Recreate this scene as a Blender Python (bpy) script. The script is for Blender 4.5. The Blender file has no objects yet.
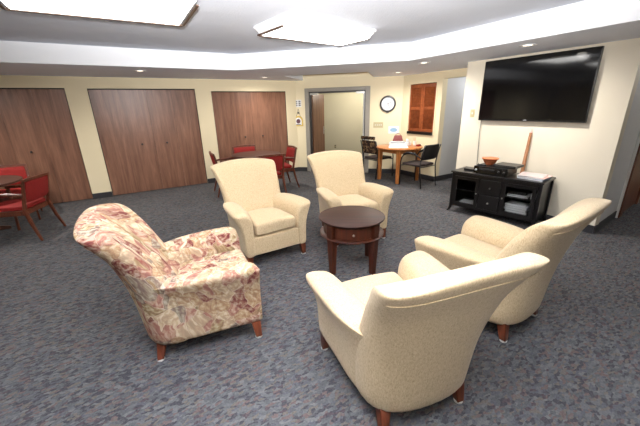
import bpy, bmesh, math, random
from mathutils import Vector, Matrix
random.seed(7)
PI = math.pi
R2 = math.sqrt(2)
sc = bpy.context.scene
COL = sc.collection

# ------------------------------------------------------------------ materials
def srgb(r, g, b):
    f = lambda c: (c / 255 / 12.92) if c / 255 <= 0.04045 else ((c / 255 + 0.055) / 1.055) ** 2.4
    return (f(r), f(g), f(b), 1)

class NT:
    def __init__(s, name):
        s.m = bpy.data.materials.new(name); s.m.use_nodes = True
        s.t = s.m.node_tree; s.b = s.t.nodes['Principled BSDF']
    def n(s, typ, **kw):
        nd = s.t.nodes.new(typ)
        for k, v in kw.items():
            if k.startswith('i_'): nd.inputs[k[2:].replace('_', ' ')].default_value = v
            else: setattr(nd, k, v)
        return nd
    def l(s, a, ao, b, bi): s.t.links.new(a.outputs[ao], b.inputs[bi])
    def coords(s, scale=(1, 1, 1), rot=(0, 0, 0), kind='Object'):
        tc = s.n('ShaderNodeTexCoord'); mp = s.n('ShaderNodeMapping')
        mp.inputs['Scale'].default_value = scale; mp.inputs['Rotation'].default_value = rot
        s.l(tc, kind, mp, 'Vector'); return mp
    def ramp(s, stops, interp='LINEAR'):
        r = s.n('ShaderNodeValToRGB'); cr = r.color_ramp; cr.interpolation = interp
        while len(cr.elements) < len(stops): cr.elements.new(0.5)
        for e, (p, c) in zip(cr.elements, stops): e.position = p; e.color = c
        return r
    def mix(s, a, ao, b, bo, fac=0.5, blend='MIX', facnode=None):
        x = s.n('ShaderNodeMix', data_type='RGBA', blend_type=blend)
        x.inputs[0].default_value = fac
        if facnode: s.l(facnode[0], facnode[1], x, 0)
        for nd, o, i in ((a, ao, 6), (b, bo, 7)):
            if isinstance(nd, tuple): x.inputs[i].default_value = nd
            else: s.t.links.new(nd.outputs[o], x.inputs[i])
        return x
    def bump(s, nd, o, strength=0.2, dist=0.005):
        b = s.n('ShaderNodeBump'); b.inputs['Strength'].default_value = strength; b.inputs['Distance'].default_value = dist
        s.l(nd, o, b, 'Height'); s.l(b, 'Normal', s.b, 'Normal')
    def color(s, nd, o): s.t.links.new(nd.outputs[o], s.b.inputs['Base Color'])
    def rough(s, v, spec=None):
        s.b.inputs['Roughness'].default_value = v
        if spec is not None: s.b.inputs['Specular IOR Level'].default_value = spec

def plain(name, col, rough=0.5, metal=0.0, spec=None, noise=0.05, nscale=40):
    m = NT(name)
    n = m.n('ShaderNodeTexNoise'); n.inputs['Scale'].default_value = nscale; n.inputs['Detail'].default_value = 3
    mp = m.coords(); m.l(mp, 'Vector', n, 'Vector')
    c = Vector(col[:3])
    r = m.ramp([(0.3, (*(c * (1 - noise)), 1)), (0.7, (*[min(1, v) for v in c * (1 + noise)], 1))])
    m.l(n, 'Fac', r, 'Fac'); m.color(r, 'Color'); m.rough(rough, spec)
    m.b.inputs['Metallic'].default_value = metal
    return m.m

def paint(name, col, bump=0.08, scale=160, rough=0.55, spec=0.3):
    m = NT(name); mp = m.coords()
    n = m.n('ShaderNodeTexNoise'); n.inputs['Scale'].default_value = scale; n.inputs['Detail'].default_value = 4
    m.l(mp, 'Vector', n, 'Vector')
    n2 = m.n('ShaderNodeTexNoise'); n2.inputs['Scale'].default_value = 1.3; m.l(mp, 'Vector', n2, 'Vector')
    c = Vector(col[:3])
    r = m.ramp([(0.35, (*(c * .97), 1)), (0.65, (*c, 1))]); m.l(n2, 'Fac', r, 'Fac'); m.color(r, 'Color')
    m.bump(n, 'Fac', bump, 0.004); m.rough(rough, spec); return m.m

def wood(name, dark, mid, light, axis='Z', scale=1.0, rough=0.4, spec=0.4):
    m = NT(name)
    sc_ = {'Z': (14, 14, 0.9), 'X': (0.9, 14, 14), 'Y': (14, 0.9, 14)}[axis]
    oi = m.n('ShaderNodeObjectInfo')
    tc = m.n('ShaderNodeTexCoord'); ad = m.n('ShaderNodeVectorMath', operation='ADD')
    mu = m.n('ShaderNodeVectorMath', operation='SCALE'); mu.inputs[0].default_value = (13.1, 7.7, 5.3)
    m.l(oi, 'Random', mu, 'Scale'); m.l(tc, 'Object', ad, 0); m.l(mu, 'Vector', ad, 1)
    mp = m.n('ShaderNodeMapping'); mp.inputs['Scale'].default_value = [v * scale for v in sc_]
    m.l(ad, 'Vector', mp, 'Vector')
    n = m.n('ShaderNodeTexNoise'); n.inputs['Scale'].default_value = 1.0; n.inputs['Detail'].default_value = 6
    n.inputs['Roughness'].default_value = .6; n.inputs['Distortion'].default_value = .6
    m.l(mp, 'Vector', n, 'Vector')
    mp2 = m.n('ShaderNodeMapping'); mp2.inputs['Scale'].default_value = [v * scale * 6 for v in sc_]
    m.l(ad, 'Vector', mp2, 'Vector')
    n2 = m.n('ShaderNodeTexNoise'); n2.inputs['Scale'].default_value = 1.0; n2.inputs['Detail'].default_value = 2
    m.l(mp2, 'Vector', n2, 'Vector')
    r = m.ramp([(.28, dark), (.5, mid), (.74, light)]); m.l(n, 'Fac', r, 'Fac')
    r2 = m.ramp([(.35, (.72, .72, .72, 1)), (.6, (1, 1, 1, 1))]); m.l(n2, 'Fac', r2, 'Fac')
    x = m.mix(r, 'Color', r2, 'Color', .7, 'MULTIPLY'); m.color(x, 2)
    m.rough(rough, spec); return m.m

def carpet():
    m = NT('carpet'); mp = m.coords((1, 1, 1))
    ds = m.n('ShaderNodeTexNoise'); ds.inputs['Scale'].default_value = 30; m.l(mp, 'Vector', ds, 'Vector')
    v = m.n('ShaderNodeVectorMath', operation='SCALE'); v.inputs['Scale'].default_value = .03; m.l(ds, 'Color', v, 0)
    a = m.n('ShaderNodeVectorMath', operation='ADD'); m.l(mp, 'Vector', a, 0); m.l(v, 'Vector', a, 1)
    mp2 = m.n('ShaderNodeMapping'); mp2.inputs['Rotation'].default_value = (0, 0, .5); mp2.inputs['Scale'].default_value = (1, 2.1, 1)
    m.l(a, 'Vector', mp2, 'Vector')
    vo = m.n('ShaderNodeTexVoronoi'); vo.inputs['Scale'].default_value = 34; m.l(mp2, 'Vector', vo, 'Vector')
    sep = m.n('ShaderNodeSeparateColor'); m.l(vo, 'Color', sep, 'Color')
    r = m.ramp([(0, srgb(62, 62, 76)), (.18, srgb(104, 108, 116)), (.4, srgb(124, 130, 134)), (.56, srgb(104, 106, 122)),
                (.68, srgb(132, 106, 106)), (.78, srgb(134, 126, 116)), (.88, srgb(140, 146, 146)), (.95, srgb(88, 66, 78))], 'CONSTANT')
    m.l(sep, 'Red', r, 'Fac')
    n = m.n('ShaderNodeTexNoise'); n.inputs['Scale'].default_value = 90; n.inputs['Detail'].default_value = 4; m.l(mp, 'Vector', n, 'Vector')
    r2 = m.ramp([(.3, srgb(76, 78, 84)), (.7, srgb(142, 144, 146))]); m.l(n, 'Fac', r2, 'Fac')
    x = m.mix(r, 'Color', r2, 'Color', .4)
    x = m.mix(x, 2, (.46, .445, .425, 1), None, 1, 'MULTIPLY')
    n3 = m.n('ShaderNodeTexNoise'); n3.inputs['Scale'].default_value = 300; m.l(mp, 'Vector', n3, 'Vector')
    m.color(x, 2); m.bump(n3, 'Fac', .5, .006); m.rough(.95, .1); return m.m

def cream_fabric():
    m = NT('cream_fabric'); mp = m.coords((170, 170, 60))
    n = m.n('ShaderNodeTexNoise'); n.inputs['Scale'].default_value = 1; n.inputs['Detail'].default_value = 5; n.inputs['Distortion'].default_value = .8
    m.l(mp, 'Vector', n, 'Vector')
    r = m.ramp([(.28, srgb(170, 148, 114)), (.45, srgb(193, 171, 136)), (.6, srgb(203, 181, 146)), (.8, srgb(214, 195, 163))])
    m.l(n, 'Fac', r, 'Fac'); m.color(r, 'Color')
    mp2 = m.coords((420, 420, 420)); n2 = m.n('ShaderNodeTexNoise'); n2.inputs['Scale'].default_value = 1; m.l(mp2, 'Vector', n2, 'Vector')
    m.bump(n2, 'Fac', .15, .003); m.rough(.85, .2)
    m.b.inputs['Sheen Weight'].default_value = .15
    return m.m

def floral_fabric():
    m = NT('floral_fabric'); mp = m.coords((1, 1, 1), (.35, .2, .5))
    def warp(src, so, scale, amt):
        n = m.n('ShaderNodeTexNoise'); n.inputs['Scale'].default_value = scale; n.inputs['Detail'].default_value = 2; m.l(src, so, n, 'Vector')
        c = m.n('ShaderNodeVectorMath', operation='SUBTRACT'); c.inputs[1].default_value = (.5, .5, .5); m.l(n, 'Color', c, 0)
        v = m.n('ShaderNodeVectorMath', operation='SCALE'); v.inputs['Scale'].default_value = amt; m.l(c, 'Vector', v, 0)
        a = m.n('ShaderNodeVectorMath', operation='ADD'); m.l(src, so, a, 0); m.l(v, 'Vector', a, 1); return a
    cream, tan, pink, mar, olive, grey = srgb(188, 168, 138), srgb(168, 140, 106), srgb(158, 112, 98), srgb(106, 50, 48), srgb(138, 122, 86), srgb(118, 112, 102)
    def leaves(rot, loc, sc_):
        mr = m.n('ShaderNodeMapping'); mr.inputs['Rotation'].default_value = rot; mr.inputs['Location'].default_value = loc; m.l(mp, 'Vector', mr, 'Vector')
        w = warp(mr, 'Vector', 5, .11); w2 = warp(w, 'Vector', 22, .022)
        ms = m.n('ShaderNodeMapping'); ms.inputs['Scale'].default_value = (1, 2.9, 2.7); m.l(w2, 'Vector', ms, 'Vector')
        vo = m.n('ShaderNodeTexVoronoi'); vo.inputs['Scale'].default_value = sc_; m.l(ms, 'Vector', vo, 'Vector')
        sep = m.n('ShaderNodeSeparateColor'); m.l(vo, 'Color', sep, 'Color')
        r = m.ramp([(0, cream), (.2, tan), (.36, pink), (.5, olive), (.6, mar), (.7, cream), (.84, grey), (.91, pink)], 'CONSTANT'); m.l(sep, 'Red', r, 'Fac')
        mv = m.n('ShaderNodeMapping'); mv.inputs['Scale'].default_value = (4, 30, 28); m.l(w2, 'Vector', mv, 'Vector')
        nv = m.n('ShaderNodeTexNoise'); nv.inputs['Scale'].default_value = 1.5; nv.inputs['Detail'].default_value = 5; m.l(mv, 'Vector', nv, 'Vector')
        rv = m.ramp([(.36, srgb(84, 36, 38)), (.45, srgb(146, 100, 84)), (.53, srgb(182, 160, 128)), (.64, srgb(228, 216, 194))]); m.l(nv, 'Fac', rv, 'Fac')
        x = m.mix(r, 'Color', rv, 'Color', .38)
        ve = m.n('ShaderNodeTexVoronoi', feature='DISTANCE_TO_EDGE'); ve.inputs['Scale'].default_value = sc_; m.l(ms, 'Vector', ve, 'Vector')
        re = m.ramp([(.0, (1, 1, 1, 1)), (.05, (0, 0, 0, 1))]); m.l(ve, 'Distance', re, 'Fac')
        mm = m.n('ShaderNodeMath', operation='MULTIPLY'); mm.inputs[1].default_value = .4; m.l(re, 'Color', mm, 0)
        ec = m.ramp([(0, srgb(100, 58, 52)), (.5, srgb(232, 218, 196))], 'CONSTANT'); m.l(sep, 'Green', ec, 'Fac')
        return m.mix(x, 2, ec, 'Color', .5, 'MIX', (mm, 'Value'))
    la = leaves((.0, .0, .0), (0, 0, 0), 4.6); lb = leaves((1.25, -.5, 1.0), (3, 1, 2), 4.3)
    nm = m.n('ShaderNodeTexNoise'); nm.inputs['Scale'].default_value = 5.5; nm.inputs['Detail'].default_value = 1; m.l(mp, 'Vector', nm, 'Vector')
    rm_ = m.ramp([(.49, (0, 0, 0, 1)), (.51, (1, 1, 1, 1))]); m.l(nm, 'Fac', rm_, 'Fac')
    y = m.mix(la, 2, lb, 2, .5, 'MIX', (rm_, 'Color'))
    m.color(y, 2); m.rough(.9, .15)
    mp2 = m.coords((420, 420, 420)); n2 = m.n('ShaderNodeTexNoise'); n2.inputs['Scale'].default_value = 1; m.l(mp2, 'Vector', n2, 'Vector')
    m.bump(n2, 'Fac', .12, .003)
    return m.m

def pattern_fabric():
    m = NT('brown_pattern_fabric'); mp = m.coords((22, 22, 22))
    v = m.n('ShaderNodeTexVoronoi', distance='CHEBYCHEV'); v.inputs['Scale'].default_value = 1; m.l(mp, 'Vector', v, 'Vector')
    sep = m.n('ShaderNodeSeparateColor'); m.l(v, 'Color', sep, 'Color')
    r = m.ramp([(0, srgb(58, 42, 34)), (.35, srgb(98, 74, 52)), (.6, srgb(44, 36, 34)), (.8, srgb(128, 102, 72))], 'CONSTANT')
    m.l(sep, 'Red', r, 'Fac'); m.color(r, 'Color'); m.rough(.9, .15); return m.m

def emit(name, col, strength):
    m = NT(name); m.b.inputs['Base Color'].default_value = col
    m.b.inputs['Emission Color'].default_value = col; m.b.inputs['Emission Strength'].default_value = strength
    return m.m

def glass(name):
    m = NT(name); m.b.inputs['Base Color'].default_value = (.8, .82, .82, 1)
    m.b.inputs['Transmission Weight'].default_value = 1; m.b.inputs['Roughness'].default_value = .02; m.b.inputs['IOR'].default_value = 1.1
    return m.m

M = dict(
    wall=paint('cream_paint', srgb(226, 213, 180)),
    tvwall=paint('flash_lit_cream_paint', srgb(222, 213, 194)),  # cream wall paint with the flash's whitening put into the colour
    greywall=paint('grey_and_shade_paint', srgb(200, 200, 200)),  # grey of the passage; on the return wall, shade painted over beige
    hall=paint('hall_paint', srgb(205, 195, 165)),
    ceil=paint('white_ceiling_paint', srgb(214, 219, 229), 1.0, 70, .8, .1),
    soff=paint('white_soffit_paint', srgb(238, 243, 252), .6, 100, .7, .15),
    fascia=paint('white_fascia_paint', srgb(236, 238, 242), .08, 120, .6, .2),
    carpet=carpet(),
    base=plain('charcoal_rubber', srgb(46, 46, 50), .5),
    closet=wood('closet_wood', srgb(96, 64, 49), srgb(126, 88, 69), srgb(150, 110, 88), 'Z', 1.0, .36, .5),
    darkgap=plain('dark_void', srgb(22, 18, 16), .8),
    cherry=wood('cherry_wood', srgb(36, 15, 9), srgb(62, 28, 16), srgb(86, 42, 24), 'Z', 1.5, .35, .4),
    cherrytop=wood('cherry_top_wood', srgb(38, 19, 12), srgb(54, 28, 18), srgb(66, 36, 24), 'X', 1.2, .5, .3),
    legwood=wood('leg_wood', srgb(70, 30, 16), srgb(104, 52, 32), srgb(126, 68, 42), 'Z', 2, .35),
    redwood=wood('chair_frame_wood', srgb(60, 28, 17), srgb(94, 47, 29), srgb(112, 60, 38), 'Z', 2, .35),
    tabledark=wood('dark_table_wood', srgb(50, 30, 24), srgb(72, 45, 36), srgb(86, 56, 45), 'X', 1, .35),
    maple=wood('honey_wood', srgb(148, 88, 44), srgb(174, 108, 56), srgb(190, 126, 70), 'Z', 1, .35),
    mapletop=wood('honey_top_wood', srgb(148, 88, 44), srgb(174, 108, 56), srgb(190, 126, 70), 'X', 1, .3),
    shutter=wood('shutter_wood', srgb(104, 50, 24), srgb(130, 66, 33), srgb(146, 80, 42), 'X', 1, .4),
    doorwood=wood('door_wood', srgb(74, 38, 24), srgb(104, 60, 40), srgb(124, 78, 54), 'Z', 1, .4),
    halldoor=wood('hall_door_wood', srgb(96, 66, 48), srgb(120, 86, 64), srgb(134, 98, 74), 'Z', 1, .4),
    greymetal=plain('grey_frame_paint', srgb(140, 134, 124), .45),
    steel=plain('brushed_steel', srgb(180, 178, 172), .3, 1.0),
    black=plain('black_lacquer', srgb(15, 13, 13), .3, spec=.5),
    blackplastic=plain('black_plastic', srgb(16, 16, 17), .35),
    bezel=plain('tv_bezel', srgb(10, 10, 11), .25),
    screen=plain('tv_screen', srgb(6, 6, 8), .07, spec=.6, noise=.01),
    blackmetal=plain('black_metal', srgb(26, 24, 24), .4, spec=.5),
    darkseat=plain('dark_seat_fabric', srgb(48, 36, 34), .85),
    red=plain('red_upholstery', srgb(128, 28, 24), .75, spec=.25, noise=.1),
    burgundy=plain('burgundy_leather', srgb(112, 34, 30), .5),
    cream=cream_fabric(), floral=floral_fabric(), patt=pattern_fabric(),
    glide=plain('white_nylon', srgb(210, 210, 206), .4),
    white=plain('white_plastic', srgb(228, 226, 218), .4),
    ivory=plain('ivory_plastic', srgb(182, 170, 132), .45),
    fixture=plain('white_enamel', srgb(222, 222, 222), .4),
    rim=plain('bronze_rim', srgb(74, 54, 40), .4),
    lens=emit('lit_diffuser', (1, .985, .96, 1), 6.0),
    can=emit('lit_lamp', (1, .86, .66, 1), 3.0),
    paper=plain('white_paper', srgb(226, 226, 226), .7, noise=.03),
    papertop=plain('pale_cover', srgb(186, 172, 170), .5, nscale=9, noise=.14),
    paperblue=plain('blue_cover', srgb(120, 140, 176), .5),
    paperpink=plain('pink_cover', srgb(206, 168, 160), .5),
    papergrey=plain('grey_cover', srgb(168, 170, 174), .5),
    silver=plain('silver_plastic', srgb(186, 188, 192), .35),
    terracotta=plain('terracotta', srgb(188, 104, 62), .6, noise=.12),
    stick=wood('stick_wood', srgb(138, 92, 60), srgb(166, 116, 80), srgb(182, 134, 98), 'Z', 3, .5),
    clockface=plain('clock_face', srgb(200, 204, 210), .4, noise=.02),
    dkgrey=plain('dark_grey_plastic', srgb(52, 50, 50), .35),
    yellow=plain('yellow_paint', srgb(204, 176, 84), .6),
    purple=plain('plum_paint', srgb(92, 56, 66), .6),
    paleblue=plain('pale_blue_ink', srgb(140, 178, 206), .6),
    ink=plain('dark_ink', srgb(50, 46, 46), .6),
    cord=plain('grey_cable', srgb(120, 118, 112), .5),
    glass=glass('clear_glass'),
)

# ------------------------------------------------------------------ mesh helpers
class MB:
    def __init__(s): s.bm = bmesh.new()
    def box(s, x0, x1, y0, y1, z0, z1, mat=None, bev=0.0):
        bm = bmesh.new()
        bmesh.ops.create_cube(bm, size=1)
        for v in bm.verts:
            v.co = Vector(((x0 + x1) / 2 + v.co.x * (x1 - x0), (y0 + y1) / 2 + v.co.y * (y1 - y0), (z0 + z1) / 2 + v.co.z * (z1 - z0)))
        if bev: bmesh.ops.bevel(bm, geom=bm.edges[:], offset=bev, segments=2, affect='EDGES', profile=.5)
        return s.merge(bm, mat)
    def merge(s, bm, mat=None):
        if mat is not None: bm.transform(mat)
        me = bpy.data.meshes.new('tmp'); bm.to_mesh(me); bm.free()
        s.bm.from_mesh(me); bpy.data.meshes.remove(me); return s
    def loft(s, secs, closed=True, caps=True, mat=None):
        bm = bmesh.new(); rows = [[bm.verts.new(p) for p in sec] for sec in secs]
        n = len(secs[0])
        for a, b in zip(rows, rows[1:]):
            for i in range(n if closed else n - 1):
                j = (i + 1) % n
                bm.faces.new((a[i], a[j], b[j], b[i]))
        if caps and closed:
            bm.faces.new(rows[0][::-1]); bm.faces.new(rows[-1])
        bmesh.ops.recalc_face_normals(bm, faces=bm.faces[:])
        return s.merge(bm, mat)
    def lathe(s, prof, n=40, c=(0, 0), mat=None):
        secs = [[(c[0] + r * math.cos(2 * PI * i / n), c[1] + r * math.sin(2 * PI * i / n), z) for i in range(n)] for r, z in prof]
        return s.loft(secs, mat=mat)
    def tube(s, pts, r, n=8, mat=None, caps=True):
        pts = [Vector(p) for p in pts]; secs = []
        rr = r if isinstance(r, (list, tuple)) else [r] * len(pts)
        up = None
        for i, p in enumerate(pts):
            t = (pts[min(i + 1, len(pts) - 1)] - pts[max(i - 1, 0)]).normalized()
            if up is None:
                up = t.orthogonal().normalized()
            else:
                up = (up - t * up.dot(t)).normalized()
            sd = t.cross(up)
            secs.append([tuple(p + (up * math.cos(2 * PI * k / n) + sd * math.sin(2 * PI * k / n)) * rr[i]) for k in range(n)])
        return s.loft(secs, caps=caps, mat=mat)
    def bar(s, a, b, w0, w1=None, d0=None, d1=None):
        """tapered square bar from a to b, sections kept horizontal"""
        w1 = w0 if w1 is None else w1; d0 = w0 if d0 is None else d0; d1 = w1 if d1 is None else d1
        secs = []
        for p, w, d in ((a, w0, d0), (b, w1, d1)):
            secs.append([(p[0] - w / 2, p[1] - d / 2, p[2]), (p[0] + w / 2, p[1] - d / 2, p[2]), (p[0] + w / 2, p[1] + d / 2, p[2]), (p[0] - w / 2, p[1] + d / 2, p[2])])
        return s.loft(secs)
    def prism(s, poly, z0, z1, mat=None):
        return s.loft([[(x, y, z0) for x, y in poly], [(x, y, z1) for x, y in poly]], mat=mat)
    def build(s, name, mat, parent=None, smooth=False, sub=0, bevel=0, xf=None):
        if xf is not None: s.bm.transform(xf)
        me = bpy.data.meshes.new(name); s.bm.normal_update(); s.bm.to_mesh(me); s.bm.free()
        me.materials.append(mat)
        o = bpy.data.objects.new(name, me); COL.objects.link(o)
        if parent: o.parent = parent
        if smooth:
            for p in me.polygons: p.use_smooth = True
            if smooth == 'auto':
                try: me.set_sharp_from_angle(angle=math.radians(40))
                except Exception: pass
        if bevel:
            b = o.modifiers.new('bevel', 'BEVEL'); b.width = bevel; b.segments = 2; b.limit_method = 'ANGLE'
        if sub:
            b = o.modifiers.new('subdivision', 'SUBSURF'); b.levels = sub; b.render_levels = sub
        return o

def tag(o, label=None, cat=None, group=None, kind=None):
    if label: o['label'] = label
    if cat: o['category'] = cat
    if group: o['group'] = group
    if kind: o['kind'] = kind
    return o
def thing(name, loc, rz, label, cat, group=None):
    o = bpy.data.objects.new(name, None); COL.objects.link(o)
    o.location = loc; o.rotation_euler = (0, 0, rz); o.empty_display_size = .1
    return tag(o, label, cat, group)
def copy_tree(o, parent=None):
    c = o.copy(); COL.objects.link(c)
    if parent: c.parent = parent
    for ch in [x for x in bpy.data.objects if x.parent == o]: copy_tree(ch, c)
    return c
def struct(o, label, cat): return tag(o, label, cat, None, 'structure')
def sgroup(name, loc, rz, label, cat): return struct(thing(name, loc, rz, None, None), label, cat)

# ------------------------------------------------------------------ the room
ZS, ZC = 2.225, 2.465        # soffit underside, main ceiling
YB, XT, S = 7.42, 4.85, 11.2  # closet wall, television wall, diagonal wall (x + y)
XS = 5.60                     # shutter wall
def dg(a, s=S): return ((s + a * R2) / 2, (s - a * R2) / 2)   # point on the diagonal wall
DROT = -PI / 4

struct(MB().box(-7, 9, -4.2, 10.2, -.06, 0).build('floor', M['carpet']), 'blue grey flecked carpet floor', 'floor')

# closet wall with three openings
CL = [(-2.66, -.785, 2.035), (-.458, 1.408, 2.03), (1.735, 3.505, 1.985)]
m = MB()
x = -7
for x0, x1, zt in CL:
    m.box(x, x0, YB, YB + .14, 0, 2.47); m.box(x0, x1, YB, YB + .14, zt, 2.47); x = x1
m.box(x, S - YB, YB, YB + .14, 0, 2.47)
struct(m.build('wall_back', M['wall']), 'cream painted wall with three closet openings', 'wall')
m = MB(); x = -7
for x0, x1, zt in CL:
    m.box(x, x0, YB - .012, YB, 0, .105); x = x1
m.box(x, S - YB, YB - .012, YB, 0, .105)
struct(m.build('baseboard_back', M['base']), 'charcoal rubber baseboard along the closet wall', 'baseboard')
words = ['leftmost', 'middle', 'rightmost']
for i, (x0, x1, zt) in enumerate(CL):
    r = sgroup('door_%d' % (i + 1), (x0, YB, 0), 0, 'wood grain folding closet doors, %s of the three closets' % words[i], 'closet door')
    w = x1 - x0; n = 4; lw = (w - .02) / n
    MB().box(0, w, .03, .12, zt - .018, zt).box(0, .008, .02, .12, 0, zt).box(w - .008, w, .02, .12, 0, zt).build('track', M['darkgap'], r)
    MB().box(-.0, w, .10, .13, 0, zt).build('closet_void', M['darkgap'], r)
    for k in range(n):
        xx = .01 + k * lw
        p = MB().box(xx + .001, xx + lw - .0012, .022, .055, .012, zt - .02).build('door_panel', M['closet'], r)
        if k in (1, 2):
            kx = xx + lw * .5
            prof = [(.001, 0), (.014, .002), (.016, .008), (.01, .014), (.016, .022), (.019, .03), (.014, .038), (.001, .041)]
            MB().lathe([(a, -b) for a, b in prof], 16, mat=Matrix.Translation((kx, .022, .98)) @ Matrix.Rotation(-PI / 2, 4, 'X')).build('knob', M['ink'], p, True)

# diagonal wall with the hall doorway (local x runs along the wall, y away from the room)
A0, A1, ZD = -2.344, -.743, 2.04       # outer frame
cx, cy = dg(0)
xf = Matrix.Translation((cx, cy, 0)) @ Matrix.Rotation(DROT, 4, 'Z')
al, ar = ((S - YB) - YB) / R2, (XS - (S - XS)) / R2
m = MB().box(al - .05, A0, 0, .14, 0, 2.47).box(A1, ar + .06, 0, .14, 0, 2.47).box(A0, A1, 0, .14, ZD, 2.47)
struct(m.build('wall_corner', M['wall'], xf=xf), 'cream painted diagonal wall around the hall doorway', 'wall')
m = MB().box(al, A0, -.012, 0, 0, .105).box(A1, ar, -.012, 0, 0, .105)
struct(m.build('baseboard_corner', M['base'], xf=xf), 'charcoal baseboard along the diagonal wall', 'baseboard')
r = sgroup('door_4', (cx, cy, 0), DROT, 'grey metal framed double doorway opening on a hall', 'door')
I0, I1, ZI = A0 + .098, A1 - .11, ZD - .083
MB().box(A0, I0, -.02, .16, 0, ZD).box(I1, A1, -.02, .16, 0, ZD).box(I0, I1, -.02, .16, ZI, ZD).build('door_frame', M['greymetal'], r, bevel=.004)
MB().box(I0, I1, .05, .16, ZI - .035, ZI).box(I0, I0 + .035, .06, .16, 0, ZI).box(I1 - .03, I1, .06, .16, 0, ZI).build('door_stop', M['dkgrey'], r)
# left leaf swung into the hall
ang = math.radians(78)
hx = Matrix.Translation((I0 + .02, .15, 0)) @ Matrix.Rotation(ang, 4, 'Z')
lf = MB().box(0, .66, -.045, 0, .012, ZI - .04, hx, .003).build('door_leaf', M['halldoor'], r)
MB().box(.58, .615, -.057, -.045, .9, 1.1, hx).tube([hx @ Vector((.6, -.057, 1.02)), hx @ Vector((.6, -.1, 1.02)), hx @ Vector((.5, -.105, 1.02))], .011).build('lever_handle', M['steel'], lf)
hx2 = Matrix.Translation((I1 - .02, .15, 0)) @ Matrix.Rotation(math.radians(97), 4, 'Z')
lf2 = MB().box(0, .66, 0, .045, .012, ZI - .04, hx2, .003).build('door_leaf', M['white'], r)
tag(lf2, 'pale door leaf folded back at the right jamb')
MB().box(.56, .6, -.012, 0, .85, 1.1, hx2).build('latch', M['dkgrey'], lf2)
for s_, hxx, a in ((1, I0 + .03, .22), (-1, I1 - .03, .2)):
    MB().box(hxx if s_ > 0 else hxx - .2, hxx + .2 if s_ > 0 else hxx, .02, .07, ZI - .07, ZI - .025).build('door_closer', M['steel'], r)
# the hall beyond
hw = MB().box(-3.9, 1.3, 2.2, 2.32, 0, 2.47).box(-3.9, -3.8, .14, 2.2, 0, 2.47).box(1.3, 1.42, .5, 2.3, 0, 2.47)
struct(hw.build('wall_hall', M['hall'], xf=xf), 'pale beige wall of the hall beyond the doorway', 'wall')
struct(MB().box(-3.8, 1.3, 2.185, 2.2, 0, .1).build('baseboard_hall', M['base'], xf=xf), 'charcoal baseboard of the hall wall', 'baseboard')
o = thing('wall_outlet', dg(-2.03, S + 2.2 * R2) + (.38,), DROT, 'small outlet plate low on the hall wall', 'outlet')
MB().box(-.036, .036, -.006, .001, -.058, .058, None, .002).build('cover_plate', M['ivory'], o)
for z in (.012, -.042): MB().box(-.016, .016, -.009, -.005, z, z + .03).build('socket', M['ink'], o)

# shutter wall, passage, television wall
YP, YL, YR = 4.52, 3.475, 1.40
m = MB().box(XS, XS + .14, YP, 4.64, 0, 2.47).box(XS, XS + .14, 5.405, S - XS + .05, 0, 2.47)
m.box(XS, XS + .14, 4.64, 5.405, 0, .985).box(XS, XS + .14, 4.64, 5.405, 2.065, 2.47).box(XS, XS + .14, YL - .2, YP, 2.085, 2.47)
struct(m.build('wall_right', M['wall']), 'cream wall with the shuttered pass-through and side passage', 'wall')
struct(MB().box(XS - .012, XS, YP, S - XS, 0, .105).build('baseboard_right', M['base']), 'charcoal baseboard under the shuttered pass-through', 'baseboard')
struct(MB().box(XS + .14, 7.2, YP, YP + .12, 0, 2.3).build('wall_passage', M['greywall']), 'pale grey side wall of the passage', 'wall')
struct(MB().box(XS, 7.2, YP - .012, YP, 0, .105).build('baseboard_passage', M['base']), 'charcoal baseboard of the passage', 'baseboard')
struct(MB().box(7.2, 7.32, 3.2, 4.7, 0, 2.3).build('wall_end', M['wall']), 'cream end wall of the passage', 'wall')
struct(MB().box(XS + .14, 7.3, 3.2, 4.7, 2.15, 2.22).build('ceiling_passage', M['soff']), 'ceiling of the passage', 'ceiling')
r = sgroup('door_5', (7.2, 3.85, 0), 0, 'pale door at the end of the side passage', 'door')
MB().box(-.03, 0, -.5, -.42, 0, 2.1).box(-.03, 0, .52, .6, 0, 2.1).box(-.03, 0, -.42, .52, 2.02, 2.1).build('door_frame', M['white'], r)
dl = MB().box(-.02, 0, -.42, .52, .01, 2.02).build('door_leaf', M['hall'], r)
for z in (.3, 1.4): MB().box(-.035, -.02, .49, .515, z, z + .12).build('hinge', M['dkgrey'], dl)

m = MB().box(XT, XT + .12, YR, YL, 0, 2.47).box(XT + .12, XS + .3, YL - .12, YL, 0, 2.47)
RA = math.radians(5)
rx = Matrix.Translation((XT, YR, 0)) @ Matrix.Rotation(RA, 4, 'Z')
struct(MB().box(.10, 4.2, .0, .12, 0, 2.47, rx).build('wall_return', M['greywall']), 'return wall with the wooden door, shade painted in as grey', 'wall')
struct(m.build('wall_screen', M['tvwall']), 'cream wall that carries the television, flash whitening in its colour', 'wall')
struct(MB().box(XT - .012, XT, YR, YL, 0, .105).box(.0, .94, -.012, 0, 0, .105, rx).build('baseboard_screen', M['base']), 'charcoal baseboard under the television', 'baseboard')
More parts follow.
